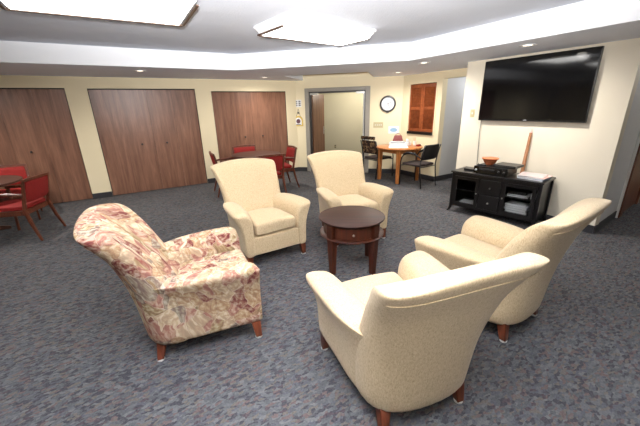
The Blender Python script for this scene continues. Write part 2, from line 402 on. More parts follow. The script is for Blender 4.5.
# wooden door in the return wall
r = sgroup('door_6', (XT + .975 * math.cos(RA), YR + .975 * math.sin(RA), 0), RA, 'brown wooden door in the return wall right of the television', 'door')
MB().box(-.022, 0, -.03, .02, 0, 2.2).build('door_casing', M['white'], r)
MB().box(0, .14, -.05, .03, 0, 2.12).box(1.02, 1.12, -.05, .03, 0, 2.12).box(.14, 1.02, -.05, .03, 2.05, 2.12).build('door_frame', M['doorwood'], r, bevel=.004)
dl = MB().box(.14, 1.02, -.02, .03, .01, 2.05).build('door_leaf', M['doorwood'], r)
MB().lathe([(.012, 0), (.012, .04), (.028, .05), (.03, .065), (.02, .08)], 16, mat=Matrix.Translation((.95, -.02, 1.0)) @ Matrix.Rotation(PI / 2, 4, 'X')).build('knob', M['steel'], dl, True)

# shuttered pass-through
r = sgroup('window_1', (XS, 5.02, 0), 0, 'louvred wooden shutters closing the pass-through', 'window')
MB().box(-.012, .10, -.385, -.36, .985, 2.065).box(-.012, .10, .362, .387, .985, 2.065).box(0, .1, -.36, .362, 2.03, 2.065).build('window_frame', M['wall'], r)
MB().box(-.03, .12, -.36, .362, .975, 1.03).build('sill', M['black'], r)
for y0, y1 in ((-.358, -.002), (.002, .36)):
    f = MB().box(.012, .042, y0, y0 + .05, 1.035, 2.02).box(.012, .042, y1 - .05, y1, 1.035, 2.02)
    for a, b in ((1.035, 1.1), (1.5, 1.56), (1.95, 2.02)): f.box(.012, .042, y0 + .05, y1 - .05, a, b)
    fo = f.build('shutter_panel', M['shutter'], r)
    sl = MB()
    for a, b in ((1.1, 1.5), (1.56, 1.95)):
        n = int((b - a) / .03)
        for k in range(n):
            z = a + (k + .5) * (b - a) / n
            sl.box(-.004, .004, y0 + .05, y1 - .05, -.019, .019, Matrix.Translation((.026, 0, z)) @ Matrix.Rotation(math.radians(-35), 4, 'Y'))
    sl.build('louvres', M['shutter'], fo)
MB().box(.06, .07, -.36, .362, 1.0, 2.03).build('backing', M['darkgap'], r)

# rest of the room (behind and beside the camera)
struct(MB().box(-7.14, -7, -4.2, 7.5, 0, 2.47).build('wall_left', M['wall']), 'cream painted far left wall', 'wall')
struct(MB().box(-7, 9, -4.2, -4.06, 0, 2.47).build('wall_front', M['wall']), 'cream painted wall behind the viewpoint', 'wall')
struct(MB().box(8.86, 9, -4.2, 1.5, 0, 2.47).build('wall_alcove', M['wall']), 'cream wall of the alcove beyond the wooden door', 'wall')

# ceiling: eight sided tray with a lower soffit round it, notch before the hall doorway
octa = [(1.775, 5.62), (3.77, 3.66), (3.77, -1.2), (2.1, -2.9), (-4.2, -2.9), (-5.9, -1.2), (-5.9, 3.66), (-4.2, 5.62)]
notch = [dg(-2.376, 9.33), dg(-.668, 9.33), dg(-.668, S + .02), dg(-2.376, S + .02)]
bm = bmesh.new()
def loop(pts, z):
    vs = [bm.verts.new((p[0], p[1], z)) for p in pts]
    return vs, [bm.edges.new((vs[i], vs[(i + 1) % len(vs)])) for i in range(len(vs))]
ov, oe = loop([(-7, -4.1), (9, -4.1), (9, 10.2), (-7, 10.2)], ZS)
iv, ie = loop(octa, ZS); nv_, ne = loop(notch, ZS)
bmesh.ops.triangle_fill(bm, use_beauty=True, edges=oe + ie + ne)
top = [bm.verts.new((v.co.x, v.co.y, 2.345)) for v in nv_]
for i in range(4): bm.faces.new((nv_[i], nv_[(i + 1) % 4], top[(i + 1) % 4], top[i]))
bm.faces.new(top)
m = MB(); m.merge(bm)
struct(m.build('ceiling_soffit', M['soff']), 'lower grey white soffit round the ceiling tray', 'ceiling')
m = MB(); m.loft([[(x, y, ZS) for x, y in octa], [(x, y, ZC + .02) for x, y in octa]], caps=False)
struct(m.build('trim_1', M['fascia']), 'white upright band round the ceiling tray', 'trim')
struct(MB().box(-6.1, 3.95, -3.1, 5.8, ZC, ZC + .05).build('ceiling', M['ceil']), 'textured white ceiling', 'ceiling')

# ------------------------------------------------------------------ ceiling lights
def fixture(x, y, rz, label, L=1.32, W=.64):
    t = thing('ceiling_light', (x, y, ZC), rz, label, 'ceiling light', 'fluorescent fixtures on the ceiling tray')
    h = L / 2; w = W / 2
    MB().box(-h, h, -w, w, -.028, 0, None, .004).build('housing', M['fixture'], t)
    for s in (-1, 1):
        e = MB()
        e.loft([[(s * (h - .005), -w + .02, -.03), (s * (h - .005), w - .02, -.03), (s * (h - .05), w - .06, -.096), (s * (h - .05), -w + .06, -.096)],
                [(s * (h - .06), -w + .02, -.03), (s * (h - .06), w - .02, -.03), (s * (h - .075), w - .06, -.096), (s * (h - .075), -w + .06, -.096)]])
        e.build('end_cap', M['fixture'], t)
    k = h - .062
    MB().loft([[(-k, -w + .02, -.03), (k, -w + .02, -.03), (k, w - .02, -.03), (-k, w - .02, -.03)],
               [(-k, -w + .05, -.085), (k, -w + .05, -.085), (k, w - .05, -.085), (-k, w - .05, -.085)],
               [(-k, -w + .08, -.1), (k, -w + .08, -.1), (k, w - .08, -.1), (-k, w - .08, -.1)]]).build('diffuser', M['lens'], t)
    MB().box(-h + .03, h - .03, w - .07, w - .045, -.105, -.088).box(-h + .012, -h + .03, -w + .1, w - .045, -.1, -.088).box(h - .03, h - .012, -w + .1, w - .045, -.1, -.088).build('rim', M['rim'], t)
    return t
FIX = [(.02, 3.17, 0, 'large lit ceiling fixture cut by the top left edge of the photo', 1.3, .84),
       (2.08, 3.47, math.radians(8), 'lit rectangular ceiling fixture nearest the television wall', 1.27, .64),
       (-2.4, 3.2, 0, 'lit ceiling fixture in the left half of the room', 1.38, .84),
       (-4.4, 3.2, 0, 'lit ceiling fixture by the far left wall', 1.38, .84),
       (.0, -.9, 0, 'lit ceiling fixture behind the viewpoint', 1.38, .84)]
for f in FIX: fixture(*f)

CANS = [(.375, 6.11, 'recessed ceiling lamp over the middle closet'), (2.72, 6.73, 'recessed ceiling lamp over the rightmost closet'),
        (4.88, 5.05, 'recessed ceiling lamp over the honey wood table'), (4.17, 3.76, 'recessed ceiling lamp before the shuttered pass-through'),
        (4.11, 2.2, 'recessed ceiling lamp in front of the television')]
for x, y, lb in CANS:
    t = thing('recessed_lamp', (x, y, ZS), 0, lb, 'ceiling light', 'recessed lamps in the soffit')
    MB().lathe([(.062, .0), (.088, -.001), (.09, -.006), (.06, -.008), (.058, .0)], 32).build('trim_ring', M['fixture'], t, True)
    MB().lathe([(.001, -.002), (.045, -.004), (.058, -.001), (.04, .0), (.001, .0)], 24).build('lamp', M['can'], t, True)

# ------------------------------------------------------------------ armchairs
def lerp_tab(tab, t):
    for (a, *va), (b, *vb) in zip(tab, tab[1:]):
        if t <= b:
            k = (t - a) / (b - a); return [p + (q - p) * k for p, q in zip(va, vb)]
    return list(tab[-1][1:])

NB = 20
def back_section(z, wi, wo, yi, ci, yo, arch):
    sxs = []
    for i in range(NB + 1):
        th = PI / 2 - PI * i / NB
        sxs.append((math.copysign(abs(math.sin(th)) ** .8, th) if abs(th) > 1e-6 else 0, abs(math.cos(th))))
    pts = [(wi * a, yi + ci * abs(a) ** 2.2, z + arch * (1 - a * a)) for a, c in reversed(sxs)]
    ye = yi + ci - (.02 if z < .8 else max(.008, min(.05, .5 * (yi - yo))))
    pts += [(wo * a, ye - (ye - yo) * c ** .62, z + arch * (1 - a * a)) for a, c in sxs]
    return pts
BACK = [(.128, .27, .318, -.10, 0, -.372, 0), (.142, .28, .330, -.10, 0, -.384, 0), (.30, .28, .338, -.10, 0, -.398, 0), (.45, .28, .344, -.115, .005, -.418, 0),
        (.52, .283, .348, -.145, .012, -.43, 0), (.60, .292, .352, -.20, .025, -.446, 0), (.695, .312, .358, -.265, .04, -.472, .006), (.79, .335, .368, -.33, .055, -.502, .016),
        (.865, .356, .382, -.39, .064, -.546, .028), (.915, .373, .392, -.434, .068, -.574, .037), (.945, .382, .399, -.466, .07, -.591, .041), (.965, .386, .401, -.492, .068, -.599, .044),
        (.979, .384, .396, -.520, .064, -.595, .045), (.984, .378, .386, -.545, .058, -.583, .045)]
def back_mesh():
    m = MB(); secs = [back_section(*l) for l in BACK]; bm = bmesh.new()
    rows = [[bm.verts.new(p) for p in sec] for sec in secs]; n = len(secs[0])
    for a, b in zip(rows, rows[1:]):
        for i in range(n): bm.faces.new((a[i], a[(i + 1) % n], b[(i + 1) % n], b[i]))
    bm.faces.new(rows[0][::-1])
    t = rows[-1]
    for k in range(NB): bm.faces.new((t[k], t[k + 1], t[n - 2 - k], t[n - 1 - k]))
    bmesh.ops.recalc_face_normals(bm, faces=bm.faces[:])
    return m.merge(bm)

def make_armchair(name, label, fab, cat='armchair', group=None):
    t = thing(name, (0, 0, 0), 0, label, cat, group)
    # upholstered base between the arms
    secs = []
    for z, ins in ((.145, .012), (.155, .0), (.25, -.002), (.335, -.001), (.344, .010)):
        o = ins; pts = []
        xf_, xr = .335 - o, .28 - o
        pts = [(-xf_, .372 - o, z), (0, .376 - o, z), (xf_, .372 - o, z), (xr + .02, -.2, z), (xr - .02, -.28, z), (0, -.30, z), (-xr + .02, -.28, z), (-xr - .02, -.2, z)]
        secs.append(pts)
    MB().loft(secs).build('base', fab, t, 'auto')
    # arms
    tab = [(-.33, .27, .310, .19, .575), (-.25, .300, .365, .19, .605), (-.15, .337, .408, .194, .622), (0, .342, .430, .205, .634), (.2, .352, .446, .226, .640), (.34, .36, .455, .244, .638), (.39, .362, .456, .25, .630)]
    for s in (1, -1):
        secs = []
        ys = [(-.33, 0), (-.28, 0), (-.2, 0), (-.1, 0), (0, 0), (.1, 0), (.2, 0), (.28, 0), (.325, .004), (.352, .012), (.372, .026), (.383, .044), (.387, .062)]
        for y, e in ys:
            xo, xa, xi, zt = lerp_tab(tab, y)
            c = (xa + xi) / 2
            eb = e * .35
            P = [(xo - eb, .145), (xo - eb * .9, .17), (xo + .004 - eb * .8, .30), (xo + .016 - e * .5, .42), (xa - .036 - e * .7, .52), (xa - .01 - e * .9, .575), (xa - e, .605), (xa - .008 - e, .628 - e * .5 + (zt - .64)),
                 (xa - .035 - e * .6, zt - e * .8), (xa - .075, zt + .004 - e), (xi + .075, zt - .006 - e), (xi + .035 + e * .4, zt - .026 - e * .8), (xi + .012 + e * .5, zt - .07 - e * .3), (xi + .002 + e * .4, .52), (xi - .002 + eb, .42), (xi - .002 + eb, .30), (xi + eb, .16), (xi + .01 + eb, .145)]
            secs.append([(s * x, y, z) for x, z in P])
        MB().loft(secs).build('armrest', fab, t, True, 1)
    # back with rolled, arched crest
    b = back_mesh().build('backrest', fab, t, True, 1)
    lv = BACK[9]; sec = back_section(*lv)[NB + 3:-2]
    pp = [(x * 1.004, y - .002, z) for x, y, z in sec]
    MB().tube(pp, .0022, 6).build('piping', fab, b, True)
    # seat cushion, sections from back to front
    secs = []
    for y, e in ((-.135, .05), (-.125, .03), (-.10, .008), (0, 0), (.1, 0), (.2, 0), (.3, 0), (.345, .004), (.368, .014), (.38, .03), (.385, .05)):
        w = .185 + (.238 - .185) * (y + .135) / .52 - e * .3
        z0, z1 = .352 + e * .5, .500 - e * .75; crown = .012 if e < .03 else .006
        h = z1 - z0; r = min(.03, h * .45); P = []
        for sx, sz in ((1, -1), (1, 1), (-1, 1), (-1, -1)):
            cx0, cz0 = sx * (w - r), (z1 - r if sz > 0 else z0 + r)
            a0 = {(1, -1): -90, (1, 1): 0, (-1, 1): 90, (-1, -1): 180}[(sx, sz)]
            for k in range(4):
                a = math.radians(a0 + 30 * k); P.append((cx0 + r * math.cos(a), y, cz0 + r * math.sin(a)))
            if (sx, sz) == (1, 1):
                for f in (.5, 0, -.5): P.append((f * (w - r), y, z1 + crown * (1 - f * f)))
        secs.append(P)
    MB().loft(secs).build('seat_cushion', fab, t, True, 1)
    # legs
    for (x, y, x2, y2) in ((.315, .335, .325, .348), (-.315, .335, -.325, .348), (.235, -.285, .245, -.315), (-.235, -.285, -.245, -.315)):
        lg = MB().bar((x2, y2, .014), (x, y, .15), .044, .066).build('leg', M['legwood'], t, bevel=.004)
        MB().lathe([(.001, 0), (.022, 0), (.025, .004), (.025, .012), (.001, .014)], 14, (x2, y2)).build('foot_glide', M['glide'], lg)
    return t

GRP = 'armchairs round the coffee table'
b0 = make_armchair('armchair', 'cream armchair beside the floral one, facing forward left of the coffee table', M['cream'], 'armchair', GRP)
def place(o, x, y, head): o.location = (x, y, 0); o.rotation_euler = (0, 0, math.radians(head - 90))
place(b0, 1.18, 3.30, -88.5)
for x, y, h, lb in ((2.332, 3.19, -101.5, 'cream armchair directly behind the coffee table, in front of the doorway'),
                    (2.253, 1.247, 94.6, 'cream armchair nearest the television stand, seen from its side and back'),
                    (1.17, 1.134, 78.6, 'cream armchair closest to the camera with its back turned')):
    c = copy_tree(b0); place(c, x, y, h); c['label'] = lb
a0 = make_armchair('armchair', 'armchair in pink and maroon leaf patterned fabric', M['floral'], 'armchair', GRP)
place(a0, .257, 2.268, -5.7)

# ------------------------------------------------------------------ coffee table
ct = thing('coffee_table', (1.81, 2.43, 0), math.atan2(-.17, -.11) + PI / 2, 'round dark cherry wood side table with a small drawer', 'coffee table')
MB().lathe([(.001, .533), (.30, .533), (.318, .538), (.33, .547), (.336, .556), (.334, .562), (.326, .566), (.001, .567)], 72).build('table_top', M['cherrytop'], ct, 'auto')
MB().lathe([(.001, .405), (.285, .405), (.288, .41), (.288, .533), (.001, .533)], 72).build('apron', M['cherry'], ct, 'auto')
MB().lathe([(.001, .378), (.312, .378), (.326, .385), (.328, .396), (.318, .404), (.001, .405)], 72).build('lower_moulding', M['cherry'], ct, 'auto')
def arcslab(r0, r1, a0, a1, z0, z1, n=14):
    m = MB(); secs = []
    for i in range(n + 1):
        a = a0 + (a1 - a0) * i / n; c, s = math.sin(a), -math.cos(a)
        secs.append([(r0 * c, r0 * s, z0), (r1 * c, r1 * s, z0), (r1 * c, r1 * s, z1), (r0 * c, r0 * s, z1)])
    return m.loft(secs)
dr = arcslab(.28, .300, -.60, .60, .412, .527).build('drawer', M['cherry'], ct, 'auto', bevel=.002)
MB().lathe([(.004, 0), (.004, .012), (.011, .016), (.012, .022), (.007, .028), (.001, .029)], 16, mat=Matrix.Translation((0, -.300, .472)) @ Matrix.Rotation(PI / 2, 4, 'X')).build('knob', M['steel'], dr, True)
for k in range(4):
    a = PI / 4 + k * PI / 2; c, s = math.sin(a), -math.cos(a)
    rot = Matrix.Rotation(a, 4, 'Z')
    m = MB(); m.loft([[(-.037, -.322, .535), (.037, -.322, .535), (.037, -.25, .535), (-.037, -.25, .535)], [(-.037, -.32, .38), (.037, -.32, .38), (.037, -.25, .38), (-.037, -.25, .38)],
                      [(-.024, -.306, .008), (.024, -.306, .008), (.024, -.258, .008), (-.024, -.258, .008)]], mat=rot)
    lg = m.build('leg', M['cherry'], ct, bevel=.003)
    MB().lathe([(.001, 0), (.014, 0), (.014, .008), (.001, .008)], 12, (c * .282, s * .282)).build('foot_glide', M['glide'], lg)

# ------------------------------------------------------------------ television wall
tv = thing('television', (XT, 2.4355, 1.352), 0, 'large black flat screen television on the pale wall', 'television')
TW, TH = 1.405, .838
MB().box(-.055, -.02, -TW / 2, TW / 2, 0, TH, None, .004).build('housing', M['bezel'], tv)
MB().box(-.0565, -.053, -TW / 2 + .014, TW / 2 - .014, .03, TH - .014).build('screen', M['screen'], tv)
MB().box(-.02, 0, -.3, .3, .2, .6).build('wall_bracket', M['blackmetal'], tv)
MB().box(-.0585, -.0555, -.022, .022, .011, .019).build('badge', M['silver'], tv)
MB().box(-.0582, -.0555, -TW / 2 + .01, TW / 2 - .01, .0, .006).build('lower_trim', M['dkgrey'], tv)
pts = [(XT - .012, 3.11, 1.36), (XT - .011, 3.112, 1.2), (XT - .011, 3.1, .95), (XT - .012, 3.085, .7), (XT - .013, 3.08, .45)]
tag(MB().tube(pts, .005, 6).build('cable', M['cord']), 'thin grey cable hanging down from the television', 'cable')
sw = thing('light_switch', (XT, 3.285, 1.455), 0, 'ivory light switch plate left of the television', 'light switch')
MB().box(-.006, 0, -.037, .037, -.06, .06, None, .002).build('cover_plate', M['ivory'], sw)
MB().box(-.012, -.005, -.008, .008, -.014, .014).build('toggle', M['white'], sw)

# ------------------------------------------------------------------ television stand (local x along the front, y towards the wall)
SA = Vector((4.17, 3.05)); SD = Vector((4.36, 1.88)) - SA; srot = math.atan2(SD.y, SD.x); SL = 1.215
ST = thing('tv_stand', (SA.x, SA.y, 0), srot, 'black television stand with glass doors and two small drawers', 'cabinet')
DP = .47
def stw(x, y, z=0):
    v = Matrix.Rotation(srot, 3, 'Z') @ Vector((x, y, 0)); return (SA.x + v.x, SA.y + v.y, z)
bl = M['black']
MB().box(-.005, SL + .005, -.012, DP, .618, .642, None, .005).build('top_board', bl, ST)
for a in (.03, SL - .055): MB().box(a, a + .025, .01, DP - .01, .10, .618).build('side_panel', bl, ST)
MB().box(.05, SL - .05, .01, DP - .01, .10, .135).build('bottom_board', bl, ST)
MB().box(.05, SL - .05, DP - .02, DP - .01, .10, .618).build('back_panel', bl, ST)
for a in (.43, .73): MB().box(a, a + .02, .01, DP - .02, .13, .618).build('divider', bl, ST)
for a, b, z in ((.05, .43, .355), (.75, SL - .05, .365)): MB().box(a, b, .03, DP - .02, z, z + .015).build('shelf', bl, ST)
MB().box(.05, SL - .05, .0, .02, .575, .618).build('top_rail', bl, ST)
for x, s in ((.035, -1), (SL - .035, 1)):
    for y, sy in ((.02, -1), (DP - .03, 1)):
        secs = []
        for z, off, w in ((.618, 0, .05), (.12, 0, .05), (.07, .006, .046), (.03, .022, .04), (0, .045, .034)):
            X = x + s * off; Y = y + (sy * off * .5 if sy < 0 else 0)
            secs.append([(X - w / 2, Y - w / 2 + .015, z), (X + w / 2, Y - w / 2 + .015, z), (X + w / 2, Y + w / 2 + .0, z), (X - w / 2, Y + w / 2 + .0, z)])
        MB().loft(secs).build('leg', bl, ST, bevel=.003)
def knob(x, y, z, par):
    MB().lathe([(.004, 0), (.004, .01), (.011, .014), (.012, .02), (.007, .025), (.001, .026)], 14, mat=Matrix.Translation((x, y, z)) @ Matrix.Rotation(PI / 2, 4, 'X')).build('knob', M['steel'], par, True)
for z0, z1 in ((.355, .57), (.14, .345)):
    d = MB().box(.452, .728, -.004, .02, z0, z1, None, .003).build('drawer', bl, ST)
    knob(.59, -.004, (z0 + z1) / 2, d)
for x0, x1, kx in ((.065, .428, .412), (.752, SL - .065, .768)):
    f = MB(); w = .042
    f.box(x0, x0 + w, -.004, .016, .135, .572).box(x1 - w, x1, -.004, .016, .135, .572).box(x0 + w, x1 - w, -.004, .016, .53, .572).box(x0 + w, x1 - w, -.004, .016, .135, .177)
    d = f.build('glass_door', bl, ST)
    MB().box(x0 + w - .004, x1 - w + .004, .004, .008, .174, .534).build('pane', M['glass'], d)
    knob(kx, -.004, .355, d)

# things in and on the stand
def sheet_stack(name, x0, x1, y0, y1, z0, items, label, cat, group):
    """items: list of (thickness, material, label, dx, dy, turn)"""
    z = z0; cx_, cy_ = (x0 + x1) / 2, (y0 + y1) / 2
    for th, mt, lb, dx, dy, tn in items:
        o = thing(name, stw(cx_ + dx, cy_ + dy, z), srot + tn, lb, cat, group)
        w, d = (x1 - x0) / 2, (y1 - y0) / 2
        MB().box(-w, w, -d, d, 0, th, None, .0015).build('cover', M[mt], o)
        MB().box(-w + .003, w - .001, -d - .0005, d - .003, th * .12, th * .88).build('pages', M['paper'], o)
        z += th + .0005
    return z
sheet_stack('binder', .79, 1.06, .06, .27, .1355, [
    (.03, 'papergrey', 'thick grey binder at the bottom of the pile behind the right glass door', 0, 0, 0),
    (.03, 'papergrey', 'grey binder second from the bottom behind the right glass door', .01, 0, .03),
    (.028, 'paper', 'white binder in the middle of the lower pile behind the right glass door', -.005, 0, -.02),
    (.03, 'papergrey', 'grey binder second from the top of the lower pile in the stand', 0, .005, .02),
    (.025, 'paper', 'white binder on top of the lower pile behind the right glass door', .0, 0, -.04)], '', 'binder', 'binders behind the right glass door')
sheet_stack('magazine', .785, 1.035, .08, .27, .3805, [
    (.02, 'papergrey', 'grey magazine on the upper shelf of the right bay', 0, 0, .1),
    (.012, 'paper', 'white magazine second on the upper shelf of the right bay', .01, .01, -.14)], '', 'magazine', 'magazines on the upper shelf')
dv = thing('disc_player', stw(.91, .17, .4145), srot + .1, 'small black disc player lying on the upper shelf magazines', 'disc player')
MB().box(-.12, .1, -.08, .08, 0, .04, None, .006).build('case', M['blackplastic'], dv)
MB().box(-.11, .0, -.083, -.079, .01, .03).build('front_panel', M['dkgrey'], dv)
bk = thing('card_box', stw(1.095, .12, .3805), srot - .1, 'small white box standing at the right end of the upper shelf', 'box')
MB().box(-.03, .03, -.02, .05, 0, .075, None, .002).build('carton', M['paper'], bk)
MB().box(-.031, .031, -.021, .051, .06, .064).build('lid_seam', M['papergrey'], bk)
pb = thing('paper_sheaf', stw(.25, .17, .1355), srot + .05, 'loose sheaf of white paper behind the left glass door', 'paper')
MB().box(-.14, .14, -.12, .13, 0, .012).build('lower_sheets', M['paper'], pb)
MB().box(-.13, .135, -.11, .12, .0125, .02, Matrix.Rotation(.05, 4, 'Z')).build('upper_sheets', M['paper'], pb)

rc = thing('receiver', stw(.545, .20, .642), srot, 'black stereo receiver under the terracotta bowl', 'receiver')
MB().box(-.225, .225, -.185, .17, .012, .112, None, .004).build('case', M['blackplastic'], rc)
MB().box(-.223, .223, -.191, -.185, .014, .11).build('front_panel', M['bezel'], rc)
MB().box(-.15, .06, -.193, -.19, .07, .095).build('display', M['dkgrey'], rc)
for x in (-.19, .12, .185):
    MB().lathe([(.001, .018), (.013, .018), (.015, 0), (.001, 0)][::-1], 18, mat=Matrix.Translation((x, -.191, .06)) @ Matrix.Rotation(PI / 2, 4, 'X')).build('knob', M['silver' if x < 0 else 'dkgrey'], rc, True)
for x in (-.19, .19):
    for y in (-.15, .12): MB().lathe([(.015, 0), (.015, .0125)], 12, (x, y)).build('foot', M['blackplastic'], rc)
vp = thing('video_player', stw(.655, .215, .7545), srot - .06, 'thin black video player resting on the receiver, right of the bowl', 'video player')
MB().box(-.10, .19, -.13, .14, 0, .035, None, .003).build('case', M['blackplastic'], vp)
MB().box(-.08, .17, -.132, -.129, .01, .024).build('front_panel', M['dkgrey'], vp)
bw = thing('bowl', stw(.44, .235, .7545), 0, 'small terracotta bowl on the black receiver', 'bowl')
BS = Matrix.Scale(1.42, 4)
MB().lathe([(.001, 0), (.04, 0), (.043, .006), (.058, .03), (.07, .058), (.075, .062), (.07, .066), (.062, .055), (.05, .028), (.034, .014), (.001, .012)], 36, mat=BS).build('body', M['terracotta'], bw, True)
MB().lathe([(.07, .056), (.077, .058), (.079, .063), (.077, .068), (.069, .068)], 36, mat=BS).build('band', M['terracotta'], bw, True)
rm = thing('remote_control', stw(.40, .075, .7545), srot + .25, 'slim black remote control lying in front of the bowl', 'remote control')
MB().box(-.06, .06, -.02, .02, 0, .018, None, .005).build('case', M['blackplastic'], rm)
MB().box(-.05, .05, -.014, .014, .018, .0195).build('keypad', M['dkgrey'], rm)
ps, pe = Vector(stw(.82, .42, .645)), Vector((XT - .03, 2.335, 1.262))
sk = thing('wooden_stick', tuple(ps), 0, 'tall pointed wooden stick leaning on the wall under the television', 'stick')
d = pe - ps
MB().tube([(0, 0, 0), tuple(d * .5), tuple(d * .9)], [.026, .022, .018], 10).build('shaft', M['stick'], sk, 'auto')
MB().tube([tuple(d * .9), tuple(d)], [.018, .004], 10).build('tip', M['paperpink'], sk, 'auto')
sheet_stack('magazine', .885, 1.185, .05, .33, .6425, [
    (.014, 'paperblue', 'blue magazine at the bottom of the pile on the stand top', 0, .02, -.06),
    (.012, 'papergrey', 'grey magazine in the middle of the pile on the stand top', -.01, .02, .02),
    (.012, 'paperpink', 'pale pink magazine second from the top on the stand', .015, .02, -.05),
    (.008, 'papertop', 'pale grey pink magazine on top of the pile on the stand', -.02, .02, .08)], '', 'magazine', 'magazines on the stand top')
ro = thing('router', stw(.20, .21, .642), srot, 'small black router with an antenna at the left end of the stand', 'router')
MB().box(-.09, .09, -.06, .06, 0, .028, None, .004).build('case', M['blackplastic'], ro)
MB().tube([(.05, .04, .02), (.07, .05, .11)], [.005, .004], 8).build('antenna', M['blackplastic'], ro)

# ------------------------------------------------------------------ red wooden armchairs and dark round tables
def make_red_chair():
    t = thing('dining_chair', (0, 0, 0), 0, 'red chair', 'chair', 'red dining chairs')
    W = .27
    s = MB().box(-.235, .235, -.22, .25, .42, .48, None, .02).build('seat', M['red'], t, 'auto')
    MB().box(-.24, .24, -.23, -.2, .36, .42).box(-.24, .24, .215, .245, .36, .42).box(-.26, -.23, -.23, .245, .36, .42).box(.23, .26, -.23, .245, .36, .42).build('seat_frame', M['redwood'], t)
    def yb(z): return -.23 - max(0, z - .42) * .22
    # curved upholstered back
    secs = []
    for z in (.52, .56, .65, .74, .785, .8):
        k = .012 if z in (.52, .8) else 0
        row = []
        for i in range(9):
            u = -1 + i / 4; row.append((u * (.232 - k), yb(z) + .022 - k + .03 * u * u - .03, z))
        for i in range(9):
            u = 1 - i / 4; row.append((u * (.232 - k), yb(z) - .018 + k + .03 * u * u - .03, z))
        secs.append(row)
    MB().loft(secs).build('back_pad', M['red'], t, 'auto')
    rail = []
    for i in range(9):
        u = -1 + i / 4; y = yb(.815) + .03 * u * u - .03
        rail.append([(u * .262, y - .02, .798 + .012 * (1 - u * u)), (u * .262, y + .02, .798 + .012 * (1 - u * u)), (u * .262, y + .014, .828 + .012 * (1 - u * u)), (u * .262, y - .018, .828 + .012 * (1 - u * u))])
    MB().loft(rail).build('top_rail', M['redwood'], t, 'auto')
    for x in (-1, 1):
        secs = []
        for px, py, pz, w in ((x * .275, -.335, 0, .026), (x * .258, -.27, .22, .034), (x * .25, -.232, .42, .038), (x * .25, yb(.62), .62, .034), (x * .25, yb(.81), .815, .028)):
            secs.append([(px - w / 2, py - w / 2, pz), (px + w / 2, py - w / 2, pz), (px + w / 2, py + w / 2, pz), (px - w / 2, py + w / 2, pz)])
        MB().loft(secs).build('leg', M['redwood'], t, bevel=.004)
        MB().bar((x * .262, .262, 0), (x * .256, .225, .64), .026, .036).build('leg', M['redwood'], t, bevel=.004)
        MB().tube([(x * .25, yb(.62), .625), (x * .268, -.1, .648), (x * .274, .1, .652), (x * .262, .25, .645)], [.017, .02, .022, .018], 8).build('armrest', M['redwood'], t, 'auto')
    return t
rc0 = make_red_chair()
RED = [(-1.45, 5.65, 160, 'red chair at far left with its back and side towards the floral armchair', 'red chairs at the left table'),
       (-1.74, 6.66, -82, 'red chair against the leftmost closet, behind the left table', 'red chairs at the left table'),
       (2.19, 6.67, -92, 'red chair facing forward between the round table and the rightmost closet', 'red chairs at the table before the closet'),
       (2.64, 6.13, 174, 'red chair at the right end of the dark table before the closet', 'red chairs at the table before the closet'),
       (1.66, 6.28, -6, 'red chair at the left end of the dark table before the closet', 'red chairs at the table before the closet'),
       (2.12, 5.56, 88, 'red chair with its back to the cream armchair, near side of the dark table', 'red chairs at the table before the closet')]
for i, (x, y, h, lb, g) in enumerate(RED):
    o = rc0 if i == 0 else copy_tree(rc0)
    place(o, x, y, h); o['label'] = lb; o['group'] = g
def dark_table(x, y, r, lb):
    t = thing('dining_table', (x, y, 0), .4, lb, 'table', 'dark round tables')
    MB().lathe([(.001, .7), (r - .03, .7), (r, .712), (r, .728), (r - .008, .735), (.001, .735)], 56).build('table_top', M['tabledark'], t, 'auto')
    MB().lathe([(.05, .03), (.05, .66), (.12, .7), (.001, .7), (.001, .03)][::-1], 24).build('pedestal', M['tabledark'], t, 'auto')
    for k in range(4):
        a = k * PI / 2
        MB().loft([[(.03, -.03, .03), (.03, .03, .03), (.03, .03, .13), (.03, -.03, .13)], [(.30, -.022, 0), (.30, .022, 0), (.30, .022, .035), (.30, -.022, .035)]], mat=Matrix.Rotation(a, 4, 'Z')).build('foot', M['tabledark'], t)
    return t
dark_table(-2.02, 6.08, .6, 'dark brown round table at the far left edge')
dark_table(2.2, 6.22, .49, 'dark brown round table before the rightmost closet')

# ------------------------------------------------------------------ honey wood table with black armchairs
dt = thing('dining_table', (5.08, 5.10, 0), 0, 'honey coloured round wooden table below the shutters', 'table')
MB().lathe([(.001, .715), (.47, .715), (.49, .722), (.495, .735), (.49, .748), (.48, .752), (.001, .752)], 64).build('table_top', M['mapletop'], dt, 'auto')
MB().box(-.28, .28, -.29, -.265, .63, .715).box(-.28, .28, .265, .29, .63, .715).box(-.29, -.265, -.28, .28, .63, .715).box(.265, .29, -.28, .28, .63, .715).build('apron', M['maple'], dt)
for sx in (-1, 1):
    for sy in (-1, 1):
        MB().bar((sx * .29, sy * .29, 0), (sx * .285, sy * .285, .715), .062, .085).build('leg', M['maple'], dt, bevel=.006)

